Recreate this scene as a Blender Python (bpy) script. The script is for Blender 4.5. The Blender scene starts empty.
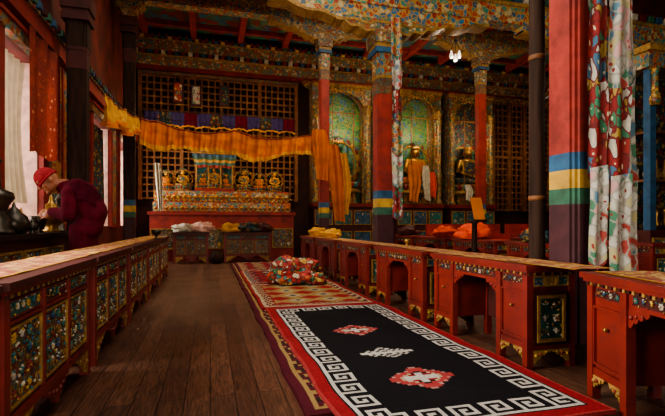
import bpy, math, random
from math import sin, cos, pi, radians
from mathutils import Vector, Matrix, noise
random.seed(7)
S=bpy.context.scene
COL=S.collection

def lin(h):
    h=h.lstrip('#'); o=[]
    for i in (0,2,4):
        c=int(h[i:i+2],16)/255
        o.append(c/12.92 if c<=.04045 else ((c+.055)/1.055)**2.4)
    return (*o,1)

# ---------------------------------------------------------------- materials
def newmat(name):
    m=bpy.data.materials.new(name); m.use_nodes=True
    nt=m.node_tree; b=nt.nodes['Principled BSDF']
    return m,nt,b
def N(nt,t,**k):
    n=nt.nodes.new(t)
    for a,v in k.items(): setattr(n,a,v)
    return n
def translucent(m,fac):
    nt=m.node_tree; b=nt.nodes['Principled BSDF']; out=nt.nodes['Material Output']
    t=N(nt,'ShaderNodeBsdfTranslucent'); mx=N(nt,'ShaderNodeMixShader'); mx.inputs[0].default_value=fac
    src=b.inputs['Base Color'].links[0].from_socket
    nt.links.new(src,t.inputs[0]); nt.links.new(b.outputs[0],mx.inputs[1]); nt.links.new(t.outputs[0],mx.inputs[2]); nt.links.new(mx.outputs[0],out.inputs[0])
    return m
def mat(name,hexc,rough=.6,metal=0,var=.3,scale=8,bump=.0,emit=0,sheen=0,stretch=(1,1,1),tr=0,dirt=0,spec=.4):
    m,nt,b=newmat(name); L=nt.links.new
    c=lin(hexc)
    tc=N(nt,'ShaderNodeTexCoord'); mp=N(nt,'ShaderNodeMapping'); mp.inputs['Scale'].default_value=stretch
    nz=N(nt,'ShaderNodeTexNoise'); nz.inputs['Scale'].default_value=scale; nz.inputs['Detail'].default_value=6
    L(tc.outputs['Object'],mp.inputs[0]); L(mp.outputs[0],nz.inputs['Vector'])
    r=N(nt,'ShaderNodeValToRGB')
    r.color_ramp.elements[0].position=.3; r.color_ramp.elements[1].position=.7
    r.color_ramp.elements[0].color=[x*(1-var) for x in c[:3]]+[1]
    r.color_ramp.elements[1].color=[min(1,x*(1+var)) for x in c[:3]]+[1]
    L(nz.outputs[0],r.inputs[0]); outc=r.outputs[0]
    if dirt:
        n2=N(nt,'ShaderNodeTexNoise'); n2.inputs['Scale'].default_value=3; n2.inputs['Detail'].default_value=10; n2.inputs['Roughness'].default_value=.75
        L(tc.outputs['Object'],n2.inputs['Vector'])
        mr=N(nt,'ShaderNodeMapRange'); mr.inputs['From Min'].default_value=.48; mr.inputs['From Max'].default_value=.66; mr.inputs['To Max'].default_value=dirt; L(n2.outputs[0],mr.inputs[0])
        mx=N(nt,'ShaderNodeMix',data_type='RGBA'); L(mr.outputs[0],mx.inputs['Factor']); L(outc,mx.inputs['A']); mx.inputs['B'].default_value=lin('#24110c'); outc=mx.outputs['Result']
    L(outc,b.inputs['Base Color'])
    b.inputs['Roughness'].default_value=rough; b.inputs['Metallic'].default_value=metal; b.inputs['Specular IOR Level'].default_value=spec
    if sheen: b.inputs['Sheen Weight'].default_value=sheen
    if emit:
        b.inputs['Emission Color'].default_value=c; b.inputs['Emission Strength'].default_value=emit
    if bump:
        bp=N(nt,'ShaderNodeBump'); bp.inputs['Strength'].default_value=bump; bp.inputs['Distance'].default_value=.01
        L(nz.outputs[0],bp.inputs['Height']); L(bp.outputs[0],b.inputs['Normal'])
    if tr: translucent(m,tr)
    return m
def ornate(name,pal,scale=12,outline='#8f6f34',edge=.07,rough=.5,distort=.35,dot='#b08c4a',stretch=(1,1,1),bump=.6,dirt=.75,tr=0):
    m,nt,b=newmat(name); L=nt.links.new
    tc=N(nt,'ShaderNodeTexCoord'); mp=N(nt,'ShaderNodeMapping'); mp.inputs['Scale'].default_value=stretch
    nz=N(nt,'ShaderNodeTexNoise'); nz.inputs['Scale'].default_value=scale*.7
    L(tc.outputs['Object'],mp.inputs[0]); L(mp.outputs[0],nz.inputs['Vector'])
    sc=N(nt,'ShaderNodeVectorMath',operation='SCALE'); sc.inputs['Scale'].default_value=distort/scale*3
    L(nz.outputs['Color'],sc.inputs[0])
    ad=N(nt,'ShaderNodeVectorMath',operation='ADD'); L(mp.outputs[0],ad.inputs[0]); L(sc.outputs[0],ad.inputs[1])
    v1=N(nt,'ShaderNodeTexVoronoi'); v1.inputs['Scale'].default_value=scale; L(ad.outputs[0],v1.inputs['Vector'])
    v2=N(nt,'ShaderNodeTexVoronoi',feature='DISTANCE_TO_EDGE'); v2.inputs['Scale'].default_value=scale; L(ad.outputs[0],v2.inputs['Vector'])
    sp=N(nt,'ShaderNodeSeparateColor'); L(v1.outputs['Color'],sp.inputs[0])
    r=N(nt,'ShaderNodeValToRGB'); r.color_ramp.interpolation='CONSTANT'
    els=r.color_ramp.elements
    els[0].position=0; els[0].color=lin(pal[0]); els[1].position=1/len(pal); els[1].color=lin(pal[1])
    for i in range(2,len(pal)):
        e=els.new(i/len(pal)); e.color=lin(pal[i])
    L(sp.outputs[0],r.inputs[0])
    le=N(nt,'ShaderNodeMath',operation='LESS_THAN'); le.inputs[1].default_value=edge; L(v2.outputs['Distance'],le.inputs[0])
    mx=N(nt,'ShaderNodeMix',data_type='RGBA'); L(le.outputs[0],mx.inputs['Factor']); L(r.outputs[0],mx.inputs['A']); mx.inputs['B'].default_value=lin(outline)
    ld=N(nt,'ShaderNodeMath',operation='LESS_THAN'); ld.inputs[1].default_value=.16; L(v1.outputs['Distance'],ld.inputs[0])
    m2=N(nt,'ShaderNodeMix',data_type='RGBA'); L(ld.outputs[0],m2.inputs['Factor']); L(mx.outputs['Result'],m2.inputs['A']); m2.inputs['B'].default_value=lin(dot)
    n2=N(nt,'ShaderNodeTexNoise'); n2.inputs['Scale'].default_value=4; n2.inputs['Detail'].default_value=8; L(tc.outputs['Object'],n2.inputs['Vector'])
    mr=N(nt,'ShaderNodeMapRange'); mr.inputs['From Min'].default_value=.3; mr.inputs['From Max'].default_value=.7; mr.inputs['To Min'].default_value=1-dirt*.75; mr.inputs['To Max'].default_value=1.1; L(n2.outputs[0],mr.inputs[0])
    s2=N(nt,'ShaderNodeVectorMath',operation='SCALE'); L(m2.outputs['Result'],s2.inputs[0]); L(mr.outputs[0],s2.inputs['Scale'])
    L(s2.outputs[0],b.inputs['Base Color']); b.inputs['Roughness'].default_value=rough
    bp=N(nt,'ShaderNodeBump'); bp.inputs['Strength'].default_value=bump; bp.inputs['Distance'].default_value=.01
    L(v1.outputs['Distance'],bp.inputs['Height']); L(bp.outputs[0],b.inputs['Normal'])
    if tr: translucent(m,tr)
    return m
def vcol(name,rough=.9):
    m,nt,b=newmat(name); L=nt.links.new
    a=N(nt,'ShaderNodeAttribute',attribute_name='Col')
    tc=N(nt,'ShaderNodeTexCoord'); nz=N(nt,'ShaderNodeTexNoise'); nz.inputs['Scale'].default_value=60; nz.inputs['Detail'].default_value=4
    n2=N(nt,'ShaderNodeTexNoise'); n2.inputs['Scale'].default_value=3
    L(tc.outputs['Object'],nz.inputs['Vector']); L(tc.outputs['Object'],n2.inputs['Vector'])
    r=N(nt,'ShaderNodeMapRange'); r.inputs['To Min'].default_value=.45; r.inputs['To Max'].default_value=1.4; L(nz.outputs[0],r.inputs[0])
    r2=N(nt,'ShaderNodeMapRange'); r2.inputs['To Min'].default_value=.6; r2.inputs['To Max'].default_value=1.3; L(n2.outputs[0],r2.inputs[0])
    mu=N(nt,'ShaderNodeMath',operation='MULTIPLY'); L(r.outputs[0],mu.inputs[0]); L(r2.outputs[0],mu.inputs[1])
    sc=N(nt,'ShaderNodeVectorMath',operation='SCALE'); L(a.outputs['Color'],sc.inputs[0]); L(mu.outputs[0],sc.inputs['Scale'])
    L(sc.outputs[0],b.inputs['Base Color']); b.inputs['Roughness'].default_value=rough
    b.inputs['Specular IOR Level'].default_value=.15
    bp=N(nt,'ShaderNodeBump'); bp.inputs['Strength'].default_value=.8; bp.inputs['Distance'].default_value=.006
    L(nz.outputs[0],bp.inputs['Height']); L(bp.outputs[0],b.inputs['Normal'])
    return m

M_red=mat('red_lacquer','#78261e',.45,var=.35,scale=6,dirt=.75)
M_cred=mat('red_column_paint','#8c2e24',.6,var=.3,scale=5,dirt=.5)
M_dred=mat('dark_red_wood','#421812',.55,var=.4,scale=5)
M_maroon=mat('maroon_paint','#3e1d20',.65,var=.3)
M_dwood=mat('dark_wood','#2e1c12',.75,var=.5,scale=4,stretch=(6,6,.6),bump=.3,spec=.2)
M_brown=mat('lattice_wood','#744824',.6,var=.35,scale=5)
M_gold=mat('gilt','#b8862c',.4,metal=.7,var=.3)
M_goldp=mat('gold_paint','#987238',.55,metal=.1,var=.4,scale=20,dirt=.65)
M_brass=mat('brass','#9a763e',.35,metal=.85,var=.3)
M_silver=mat('tarnished_silver','#4c463e',.35,metal=.8,var=.5)
M_blue=mat('blue_paint','#2a506c',.55,dirt=.5)
M_teal=mat('teal_paint','#2e6660',.55,dirt=.5)
M_green=mat('green_paint','#335c46',.55,dirt=.5)
M_yel=mat('yellow_paint','#b48c36',.55,dirt=.4)
M_white=mat('cream_paint','#b5a992',.65,dirt=.3)
M_pink=mat('plaster_pink','#c79a88',.8)
M_wall=mat('left_wall_paint','#5a2016',.75,var=.5,scale=3)
M_bwall=mat('back_wall_paint','#3a1d12',.7,var=.4,scale=3)
M_orange=mat('orange_cloth','#cf7420',.8,var=.3,scale=3,tr=.3)
M_amber=mat('amber_satin','#d79c2e',.65,var=.25,scale=4,tr=.3)
M_orb=mat('orange_robe','#cc441c',.85,var=.3)
M_robe=mat('maroon_robe','#5a1826',.95,var=.3,scale=12,bump=.3,spec=.1)
M_shawl=mat('maroon_shawl','#481220',.95,var=.3,scale=12,bump=.3,spec=.1)
M_cap=mat('red_knit_cap','#a0363c',.95,var=.25,scale=50,bump=.5,spec=.1)
M_skin=mat('skin','#a86a4c',.5,var=.1,scale=5)
M_hair=mat('black_hair','#120d0b',.6)
M_purple=mat('purple_cloth','#352a5a',.8)
M_glass=mat('bulb_glass','#fff6e0',.3,emit=.4)
P=['#7c2a22','#2a5066','#2d6050','#6c201a','#94783e','#1e3044','#b0a28c']
M_o1=ornate('painted_carving',P,26)
M_o1b=ornate('painted_carving_fine',['#742420','#2b4f68','#7a2820','#305a4a','#581a16'],34)
M_o2=ornate('painted_frieze',['#8a2c1f','#34707c','#a03e2a','#b8a888','#2f6a52','#264a6c'],15,edge=.09,dirt=.5)
M_o3=ornate('painted_beam',['#2c6484','#327a6c','#a23a26','#b0a078','#2a5470','#8e2c1e'],13,edge=.09,dirt=.4,outline='#a8823c')
M_o4=ornate('ceiling_painting',['#2c666a','#357a5e','#7a2e20','#2c5f80'],4,outline='#5f4c2c',dot='#9a4a30',dirt=.4)
M_bro=ornate('red_brocade',['#8a3226','#943a28','#8a3226'],9,outline='#6e241a',dot='#c8885a',edge=.03,distort=.02,bump=.1,dirt=.3,tr=.4)
M_wp=ornate('wall_painting',['#9a3a24','#a8462c','#3a6a62','#b06a34','#2f5a6c','#8a2c1e'],8,outline='#b08a4c',dot='#d0b078',dirt=.4,edge=.05)
M_ban1=ornate('printed_banner_cloth',['#ccc8ba','#b04a40','#ccc6b6','#4c8060','#cf9f98','#5c8090','#b8aa7a','#c4bfb0'],17,outline='#a8a090',dot='#9a3a30',stretch=(1,1,.7),bump=.1,rough=.8,tr=.2,dirt=.4)
M_ban2=ornate('silk_banner_cloth',['#8f2420','#3a7a56','#a8893c','#9c2c22','#41687e','#b8b0a0','#8f2420'],20,outline='#701c18',dot='#cdbf98',stretch=(1,1,.5),bump=.1,rough=.7,tr=.2,dirt=.4)
M_run=ornate('table_runner_cloth',['#b9803a','#9c442a','#c49c56','#8e2c1e','#b9803a'],20,outline='#80582c',dot='#d0c09c',bump=.1,rough=.85,dirt=.4)
M_bund=ornate('patchwork_quilt',['#b03830','#3c7a7c','#c09a48','#983430','#34684a','#c4b698','#b8522f'],13,outline='#6c201c',bump=.2,rough=.85,dirt=.3)
M_shr=ornate('shrine_backdrop',['#2a7a4a','#1c6a4a','#3a9055','#286a8a'],9,outline='#8a8030',dot='#c09840',dirt=.4)
M_goldo=ornate('gilt_carving',['#aa7c2f','#be903e','#84482a','#9e762c','#2f6f5a'],18,outline='#5a3416',dot='#d6b26a',rough=.45,dirt=.5)
M_ob=ornate('dark_brocade',['#28505a','#6a241c','#8c7034','#1f3c2c'],12,outline='#1a1010',bump=.2,rough=.7)
M_vc=vcol('rug_wool')

def floor_mat():
    m,nt,b=newmat('wood_plank_floor'); L=nt.links.new
    tc=N(nt,'ShaderNodeTexCoord'); mp=N(nt,'ShaderNodeMapping'); mp.inputs['Rotation'].default_value=(0,0,pi/2)
    L(tc.outputs['Object'],mp.inputs[0])
    br=N(nt,'ShaderNodeTexBrick'); br.offset=.4; L(mp.outputs[0],br.inputs['Vector'])
    br.inputs['Scale'].default_value=1; br.inputs['Brick Width'].default_value=1.9; br.inputs['Row Height'].default_value=.14
    br.inputs['Mortar Size'].default_value=.003; br.inputs['Color1'].default_value=lin('#5f3e2d'); br.inputs['Color2'].default_value=lin('#482c20'); br.inputs['Mortar'].default_value=lin('#120a08')
    m2=N(nt,'ShaderNodeMapping'); m2.inputs['Scale'].default_value=(20,1.8,1); L(tc.outputs['Object'],m2.inputs[0])
    nz=N(nt,'ShaderNodeTexNoise'); nz.inputs['Scale'].default_value=2; nz.inputs['Detail'].default_value=7; nz.inputs['Distortion'].default_value=2.2; L(m2.outputs[0],nz.inputs['Vector'])
    mr=N(nt,'ShaderNodeMapRange'); mr.inputs['From Min'].default_value=.35; mr.inputs['From Max'].default_value=.65; mr.inputs['To Min'].default_value=.5; mr.inputs['To Max'].default_value=1.5; L(nz.outputs[0],mr.inputs[0])
    sc=N(nt,'ShaderNodeVectorMath',operation='SCALE'); L(br.outputs['Color'],sc.inputs[0]); L(mr.outputs[0],sc.inputs['Scale'])
    L(sc.outputs[0],b.inputs['Base Color'])
    n3=N(nt,'ShaderNodeTexNoise'); n3.inputs['Scale'].default_value=1.5; L(tc.outputs['Object'],n3.inputs['Vector'])
    r3=N(nt,'ShaderNodeMapRange'); r3.inputs['To Min'].default_value=.25; r3.inputs['To Max'].default_value=.6; L(n3.outputs[0],r3.inputs[0]); L(r3.outputs[0],b.inputs['Roughness'])
    b.inputs['Specular IOR Level'].default_value=.5
    bp=N(nt,'ShaderNodeBump'); bp.inputs['Strength'].default_value=.3; bp.inputs['Distance'].default_value=.004
    L(mr.outputs[0],bp.inputs['Height']); L(bp.outputs[0],b.inputs['Normal'])
    return m
M_floor=floor_mat()

# ---------------------------------------------------------------- mesh builder
class MB:
    def __init__(s): s.v=[];s.f=[];s.m=[];s.mats=[];s.sm=[];s.M=Matrix.Identity(4)
    def mi(s,m):
        if m not in s.mats: s.mats.append(m)
        return s.mats.index(m)
    def add(s,vs,fs,m,smooth=False):
        o=len(s.v); i=s.mi(m)
        s.v+=[s.M@Vector(p) for p in vs]
        s.f+=[tuple(a+o for a in f) for f in fs]; s.m+=[i]*len(fs); s.sm+=[smooth]*len(fs)
    def box(s,x0,x1,y0,y1,z0,z1,m):
        if x0>x1:x0,x1=x1,x0
        if y0>y1:y0,y1=y1,y0
        vs=[(x,y,z) for z in (z0,z1) for y in (y0,y1) for x in (x0,x1)]
        s.add(vs,[(0,2,3,1),(4,5,7,6),(0,1,5,4),(2,6,7,3),(0,4,6,2),(1,3,7,5)],m)
    def lathe(s,prof,c,m,seg=16,sx=1,sy=1):
        vs=[];fs=[];n=len(prof)
        for r,z in prof:
            for k in range(seg):
                a=2*pi*k/seg; vs.append((c[0]+r*sx*cos(a),c[1]+r*sy*sin(a),c[2]+z))
        for i in range(n-1):
            for k in range(seg):
                fs.append((i*seg+k,i*seg+(k+1)%seg,(i+1)*seg+(k+1)%seg,(i+1)*seg+k))
        fs.append(tuple(range(seg))[::-1]); fs.append(tuple((n-1)*seg+k for k in range(seg)))
        s.add(vs,fs,m,True)
    def tube(s,pts,r,m,seg=6):
        pts=[Vector(p) for p in pts]; n=len(pts); rs=r if isinstance(r,(list,tuple)) else [r]*n
        vs=[];fs=[]; up=Vector((0,0,1)); px=None
        for i,p in enumerate(pts):
            t=(pts[min(i+1,n-1)]-pts[max(i-1,0)])
            t=t.normalized() if t.length>1e-9 else Vector((0,0,1))
            if px is None:
                a=up if abs(t.z)<.9 else Vector((1,0,0)); px=t.cross(a).normalized()
            px=(px-t*px.dot(t)); px=px.normalized() if px.length>1e-6 else Vector((1,0,0))
            py=t.cross(px)
            for k in range(seg):
                a=2*pi*k/seg; vs.append(p+px*(rs[i]*cos(a))+py*(rs[i]*sin(a)))
        for i in range(n-1):
            for k in range(seg):
                fs.append((i*seg+k,i*seg+(k+1)%seg,(i+1)*seg+(k+1)%seg,(i+1)*seg+k))
        fs.append(tuple(range(seg))[::-1]); fs.append(tuple((n-1)*seg+k for k in range(seg)))
        s.add(vs,fs,m,True)
    def ell(s,c,r,m,seg=10,rings=6,R=None,disp=None):
        vs=[];fs=[]; c=Vector(c)
        if not isinstance(r,(tuple,list)): r=(r,r,r)
        for i in range(rings+1):
            th=pi*i/rings
            for k in range(seg):
                a=2*pi*k/seg
                d=Vector((sin(th)*cos(a),sin(th)*sin(a),cos(th)))
                q=Vector((d.x*r[0],d.y*r[1],d.z*r[2]))
                if disp: q=q*disp(d)
                if R: q=R@q
                vs.append(c+q)
        for i in range(rings):
            for k in range(seg):
                fs.append((i*seg+k,(i+1)*seg+k,(i+1)*seg+(k+1)%seg,i*seg+(k+1)%seg))
        s.add(vs,fs,m,True)
    def limb(s,p,q,r1,r2,m,seg=14):
        s.tube([p,q],[r1,r2],m,seg); s.ell(p,r1,m,seg,8); s.ell(q,r2,m,seg,8)
    def grid(s,fn,nu,nv,m,smooth=True):
        vs=[fn(i/nu,j/nv) for j in range(nv+1) for i in range(nu+1)]
        fs=[(j*(nu+1)+i,j*(nu+1)+i+1,(j+1)*(nu+1)+i+1,(j+1)*(nu+1)+i) for j in range(nv) for i in range(nu)]
        s.add(vs,fs,m,smooth)
    def strip(s,top,bot,d,m):
        n=len(top); d=Vector(d); T=[Vector(p) for p in top]; B=[Vector(p) for p in bot]
        vs=T+B+[p+d for p in T]+[p+d for p in B]; fs=[]
        for i in range(n-1):
            fs+=[(i,i+1,n+i+1,n+i),(2*n+i,3*n+i,3*n+i+1,2*n+i+1),(i,2*n+i,2*n+i+1,i+1),(n+i,n+i+1,3*n+i+1,3*n+i)]
        fs+=[(0,n,3*n,2*n),(n-1,3*n-1,4*n-1,2*n-1)]
        s.add(vs,fs,m)
    def crumple(s,c,r,m,seed=0,amp=.25,seg=28,rings=18):
        o=Vector((seed*3.1,seed*1.7,0))
        def dp(d):
            return 1+amp*(noise.noise(d*1.8+o)+.9*abs(noise.noise(d*3.4+o))+.4*abs(noise.noise(d*8+o)))
        n0=len(s.v); s.ell(c,r,m,seg,rings,None,dp)
        zb=c[2]-r[2]*.7
        for i in range(n0,len(s.v)):
            if s.v[i].z<zb: s.v[i].z=zb
    def mesh(s,name):
        me=bpy.data.meshes.new(name); me.from_pydata([tuple(p) for p in s.v],[],s.f)
        for m in s.mats: me.materials.append(m)
        me.polygons.foreach_set('material_index',s.m); me.polygons.foreach_set('use_smooth',s.sm); me.update()
        return me
    def build(s,name,parent=None,recenter=True,loc=(0,0,0),rz=0):
        o=Vector((0,0,0))
        if recenter and s.v:
            xs=[p.x for p in s.v];ys=[p.y for p in s.v];zs=[p.z for p in s.v]
            o=Vector(((min(xs)+max(xs))/2,(min(ys)+max(ys))/2,min(zs)))
            s.v=[p-o for p in s.v]
        ob=bpy.data.objects.new(name,s.mesh(name)); COL.objects.link(ob)
        ob.location=o+Vector(loc); ob.rotation_euler=(0,0,rz)
        if parent: ob.parent=parent
        return ob
def dup(ob,loc,rz=None,name=None):
    o=bpy.data.objects.new(name or ob.name.split('.')[0],ob.data); COL.objects.link(o); o.location=loc
    o.rotation_euler=(0,0,ob.rotation_euler[2] if rz is None else rz); return o

# ---------------------------------------------------------------- ornament relief
def relief(mb,F,w,h,bg,cols,rng,gold=None,cell=.125):
    gold=gold or M_goldp
    mb.add([F(-w/2,-h/2,.001),F(w/2,-h/2,.001),F(w/2,h/2,.001),F(-w/2,h/2,.001)],[(0,1,2,3)],bg)
    def spiral(cu,cv,R,turn,a0,sg,m,r=.006):
        pts=[];n=12
        for i in range(n):
            t=i/(n-1); rr=R*(1-t*.85); a=a0+sg*turn*2*pi*t
            pts.append(F(cu+rr*cos(a),cv+rr*sin(a),.004+.006*t))
        mb.tube(pts,[r*(1-.3*i/n) for i in range(n)],m,4)
    d0=Vector(F(0,0,0)); eu=Vector(F(1,0,0))-d0; ev=Vector(F(0,1,0))-d0; en=Vector(F(0,0,1))-d0
    def petal(cu,cv,a,L,W,m):
        d=eu*cos(a)+ev*sin(a); e=ev*cos(a)-eu*sin(a)
        R=Matrix((d,e,en)).transposed()
        mb.ell(F(cu+cos(a)*L*.6,cv+sin(a)*L*.6,.005),(L*.5,W*.5,min(.009,L*.3)),m,6,4,R)
    nu=max(1,round(w/cell)); nv=max(1,round(h/cell)); cu_=w/nu; cv_=h/nv; q=min(cu_,cv_)
    for i in range(nu):
        for j in range(nv):
            cu=-w/2+cu_*(i+.5); cv=-h/2+cv_*(j+.5)
            kind=(i+j+rng.randint(0,1))%3
            if kind==0:
                c=rng.choice(cols)
                for k in range(6): petal(cu,cv,2*pi*k/6+rng.random()*.2,q*.3,q*.2,c)
                mb.ell(F(cu,cv,.008),q*.1,gold,6,4)
            elif kind==1:
                sg=rng.choice((-1,1)); spiral(cu-q*.12,cv,q*.26,1.3,rng.random()*6,sg,gold,q*.045); spiral(cu+q*.2,cv+q*.1,q*.16,1.2,rng.random()*6,-sg,gold,q*.04)
                petal(cu,cv+q*.1,rng.random()*6,q*.35,q*.2,rng.choice(cols))
            else:
                c=rng.choice(cols); a0=rng.random()*6
                petal(cu,cv-q*.3,pi/2,q*.6,q*.26,c); mb.ell(F(cu,cv+q*.26,.008),q*.09,rng.choice(cols),6,4)
                petal(cu,cv,.6,q*.32,q*.13,rng.choice(cols)); petal(cu,cv,2.6,q*.32,q*.13,rng.choice(cols))
            for sx in (-1,1):
                for sy in (-1,1):
                    if rng.random()<.75: petal(cu+sx*cu_*.32,cv+sy*cv_*.32,rng.random()*6,q*.24,q*.13,rng.choice(cols+[gold,gold]))
CC=[M_white,M_teal,M_red,M_green,M_blue,M_yel,M_white,M_teal]

def frame(mb,F,w,h,t,d,m):
    def bx(u0,u1,v0,v1):
        a=[F(u,v,n) for n in (-.002,d) for v in (v0,v1) for u in (u0,u1)]
        mb.add(a,[(0,2,3,1),(4,5,7,6),(0,1,5,4),(2,6,7,3),(0,4,6,2),(1,3,7,5)],m)
    bx(-w/2-t,w/2+t,h/2,h/2+t); bx(-w/2-t,w/2+t,-h/2-t,-h/2); bx(-w/2-t,-w/2,-h/2,h/2); bx(w/2,w/2+t,-h/2,h/2)

def bracket(mb,F,u,v,sx,L,m):
    n=16; top=[];bot=[]
    for i in range(n+1):
        t=i/n; top.append(F(u+sx*L*t,v,.008)); bot.append(F(u+sx*L*t,v-L*.55*((1-t)**1.4)-.008-.016*abs(sin(4*pi*t)),.008))
    nn=Vector(F(0,0,-.016))-Vector(F(0,0,0))
    mb.strip(top,bot,nn,m)
    for t in (.15,.4,.7):
        mb.ell(F(u+sx*L*t,v-L*.25*(1-t)-.008,.01),.012*(1.3-t),M_red if t==.4 else m,6,4)

def table_top(mb,L,D,H,edge=M_dred):
    mb.box(-.03,L+.03,-.03,D+.03,H-.032,H,edge)
    mb.box(-.015,L+.015,-.015,D+.015,H-.052,H-.032,M_red)
    n=int(L/.035)
    for i in range(n):
        x=(i+.5)*L/n; mb.box(x-.009,x+.009,-.01,0,H-.07,H-.053,M_goldp if i%2 else M_dred)
    for i in range(int(D/.035)):
        y=(i+.5)*D/int(D/.035)
        for xx in (-.01,L): mb.box(xx,xx+.01,y-.009,y+.009,H-.07,H-.053,M_goldp if i%2 else M_dred)

def carved_table(L=1.3,D=.40,H=.77,seed=1):
    rng=random.Random(seed); mb=MB(); p=.055
    for x in (0,L-p):
        for y in (0,D-p): mb.box(x,x+p,y,y+p,0,H-.05,M_red)
    table_top(mb,L,D,H)
    zb=.2
    mb.box(p*.5,L-p*.5,.02,D-.02,zb,H-.05,M_dred)
    mb.box(p,L-p,.004,.02,H-.185,H-.17,M_red); mb.box(p,L-p,.0,.02,zb-.03,zb+.01,M_red)
    for x in (0,L-.012): mb.box(x,x+.012,p,D-p,zb-.03,zb+.01,M_red); mb.box(x,x+.012,p,D-p,H-.185,H-.17,M_red)
    n=3; w=(L-2*p)/n
    for i in range(n):
        cx=p+w*(i+.5)
        F=lambda u,v,q,cx=cx:(cx+u,.02-q,(zb+H-.19)/2+.01+v)
        relief(mb,F,w-.05,H-.19-zb-.06,M_o1b,CC,rng,cell=.085); frame(mb,F,w-.05,H-.19-zb-.06,.010,.014,M_goldp)
        F=lambda u,v,q,cx=cx:(cx+u,.02-q,H-.125+v)
        relief(mb,F,w-.03,.065,M_dred if i%2 else M_teal,CC,rng,cell=.06); frame(mb,F,w-.03,.065,.006,.012,M_red)
        if i<n-1: mb.box(p+w*(i+1)-.012,p+w*(i+1)+.012,.0,.02,zb,H-.08,M_red)
    Ff=lambda u,v,q:(u,.012-q,v)
    bracket(mb,Ff,p,zb-.03,1,.26,M_goldp); bracket(mb,Ff,L-p,zb-.03,-1,.26,M_goldp)
    bracket(mb,Ff,L/2,zb-.03,1,.2,M_red); bracket(mb,Ff,L/2,zb-.03,-1,.2,M_red)
    for xs,sg in ((0.0,-1),(L,1)):
        F=lambda u,v,q:(xs-sg*.015+sg*q,D/2+u,(zb+H-.19)/2+.01+v)
        relief(mb,F,D-2*p-.04,H-.19-zb-.06,M_o1b,CC,rng,cell=.085); frame(mb,F,D-2*p-.04,H-.19-zb-.06,.010,.014,M_goldp)
        F=lambda u,v,q:(xs-sg*.015+sg*q,D/2+u,H-.125+v)
        relief(mb,F,D-2*p-.02,.065,M_blue,CC,rng,cell=.06)
        F=lambda u,v,q:(xs-sg*.008+sg*q,u,v)
        bracket(mb,F,p,zb-.03,1,.13,M_goldp); bracket(mb,F,D-p,zb-.03,-1,.13,M_goldp)
    return mb

def open_table(L=1.3,D=.40,H=.72,seed=2):
    rng=random.Random(seed); mb=MB(); p=.05; zb=.17; bw=.34
    for x in (0,bw-p,L-bw,L-p):
        for y in (0,D-p): mb.box(x,x+p,y,y+p,0,H-.05,M_red)
    table_top(mb,L,D,H,M_red)
    mb.box(bw-.01,L-bw+.01,D-.04,D-.02,zb,H-.05,M_dred)
    mb.box(bw,L-bw,.015,D-.03,H-.15,H-.05,M_red)
    F=lambda u,v,q:(L/2+u,.015-q,H-.1+v)
    relief(mb,F,L-2*bw-.06,.055,M_dred,CC,rng,cell=.055)
    for a,b in ((0,bw),(L-bw,L)):
        mb.box(a+.02,b-.02,.02,D-.02,zb,H-.05,M_red)
        mb.box(a+.01,b-.01,.006,.02,zb-.03,zb+.012,M_red)
        F=lambda u,v,q,c=(a+b)/2:(c+u,.018-q,(zb+H-.17)/2+.01+v)
        frame(mb,F,bw-2*p-.02,H-.19-zb-.05,.012,.014,M_red)
        F2=lambda u,v,q:(u,.012-q,v)
        bracket(mb,F2,a+p,zb-.03,1,.1,M_goldp); bracket(mb,F2,b-p,zb-.03,-1,.1,M_goldp)
        F=lambda u,v,q,c=(a+b)/2:(c+u,.018-q,H-.11+v)
        relief(mb,F,bw-2*p-.02,.05,M_dred,CC,rng,cell=.05)
        mb.ell(((a+b)/2,.0,.42),.012,M_brass,8,5)
    for sx in (1,-1):
        F2=lambda u,v,q:(u,.02-q,v)
        bracket(mb,F2,bw if sx>0 else L-bw,H-.15,sx,.15,M_red)
    for xs,sg in ((0.0,-1),(L,1)):
        x0=xs-sg*.012
        F=lambda u,v,q:(x0+sg*q,D/2+u,(zb+H-.2)/2+v)
        hh=H-.2-zb-.07; ww=D-2*p-.11
        relief(mb,F,ww,hh,M_teal,[M_white,M_green,M_white,M_goldp,M_yel],rng,cell=.1); frame(mb,F,ww,hh,.022,.018,M_goldp)
        frame(mb,F,ww+.05,hh+.05,.02,.012,M_dred)
        mb.box(x0,x0+sg*.01,p,D-p,zb-.04,zb+.005,M_red)
        for k in (0,1,2):
            F=lambda u,v,q:(x0+sg*q,D/2+(k-1)*.1+u,H-.115+v)
            relief(mb,F,.078,.055,(M_blue,M_yel,M_teal)[k],CC,rng,cell=.05); frame(mb,F,.078,.055,.009,.012,M_goldp)
        for cy in (p+.02,D-p-.02):
            for zz in (zb+.02,H-.21):
                F=lambda u,v,q:(x0+sg*q,cy+u,zz+v)
                relief(mb,F,.05,.05,M_dred,[M_goldp],rng,cell=.05)
        F=lambda u,v,q:(xs-sg*.01+sg*q,u,v)
        bracket(mb,F,p,zb-.035,1,.15,M_yel); bracket(mb,F,D-p,zb-.035,-1,.15,M_yel)
    return mb

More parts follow.
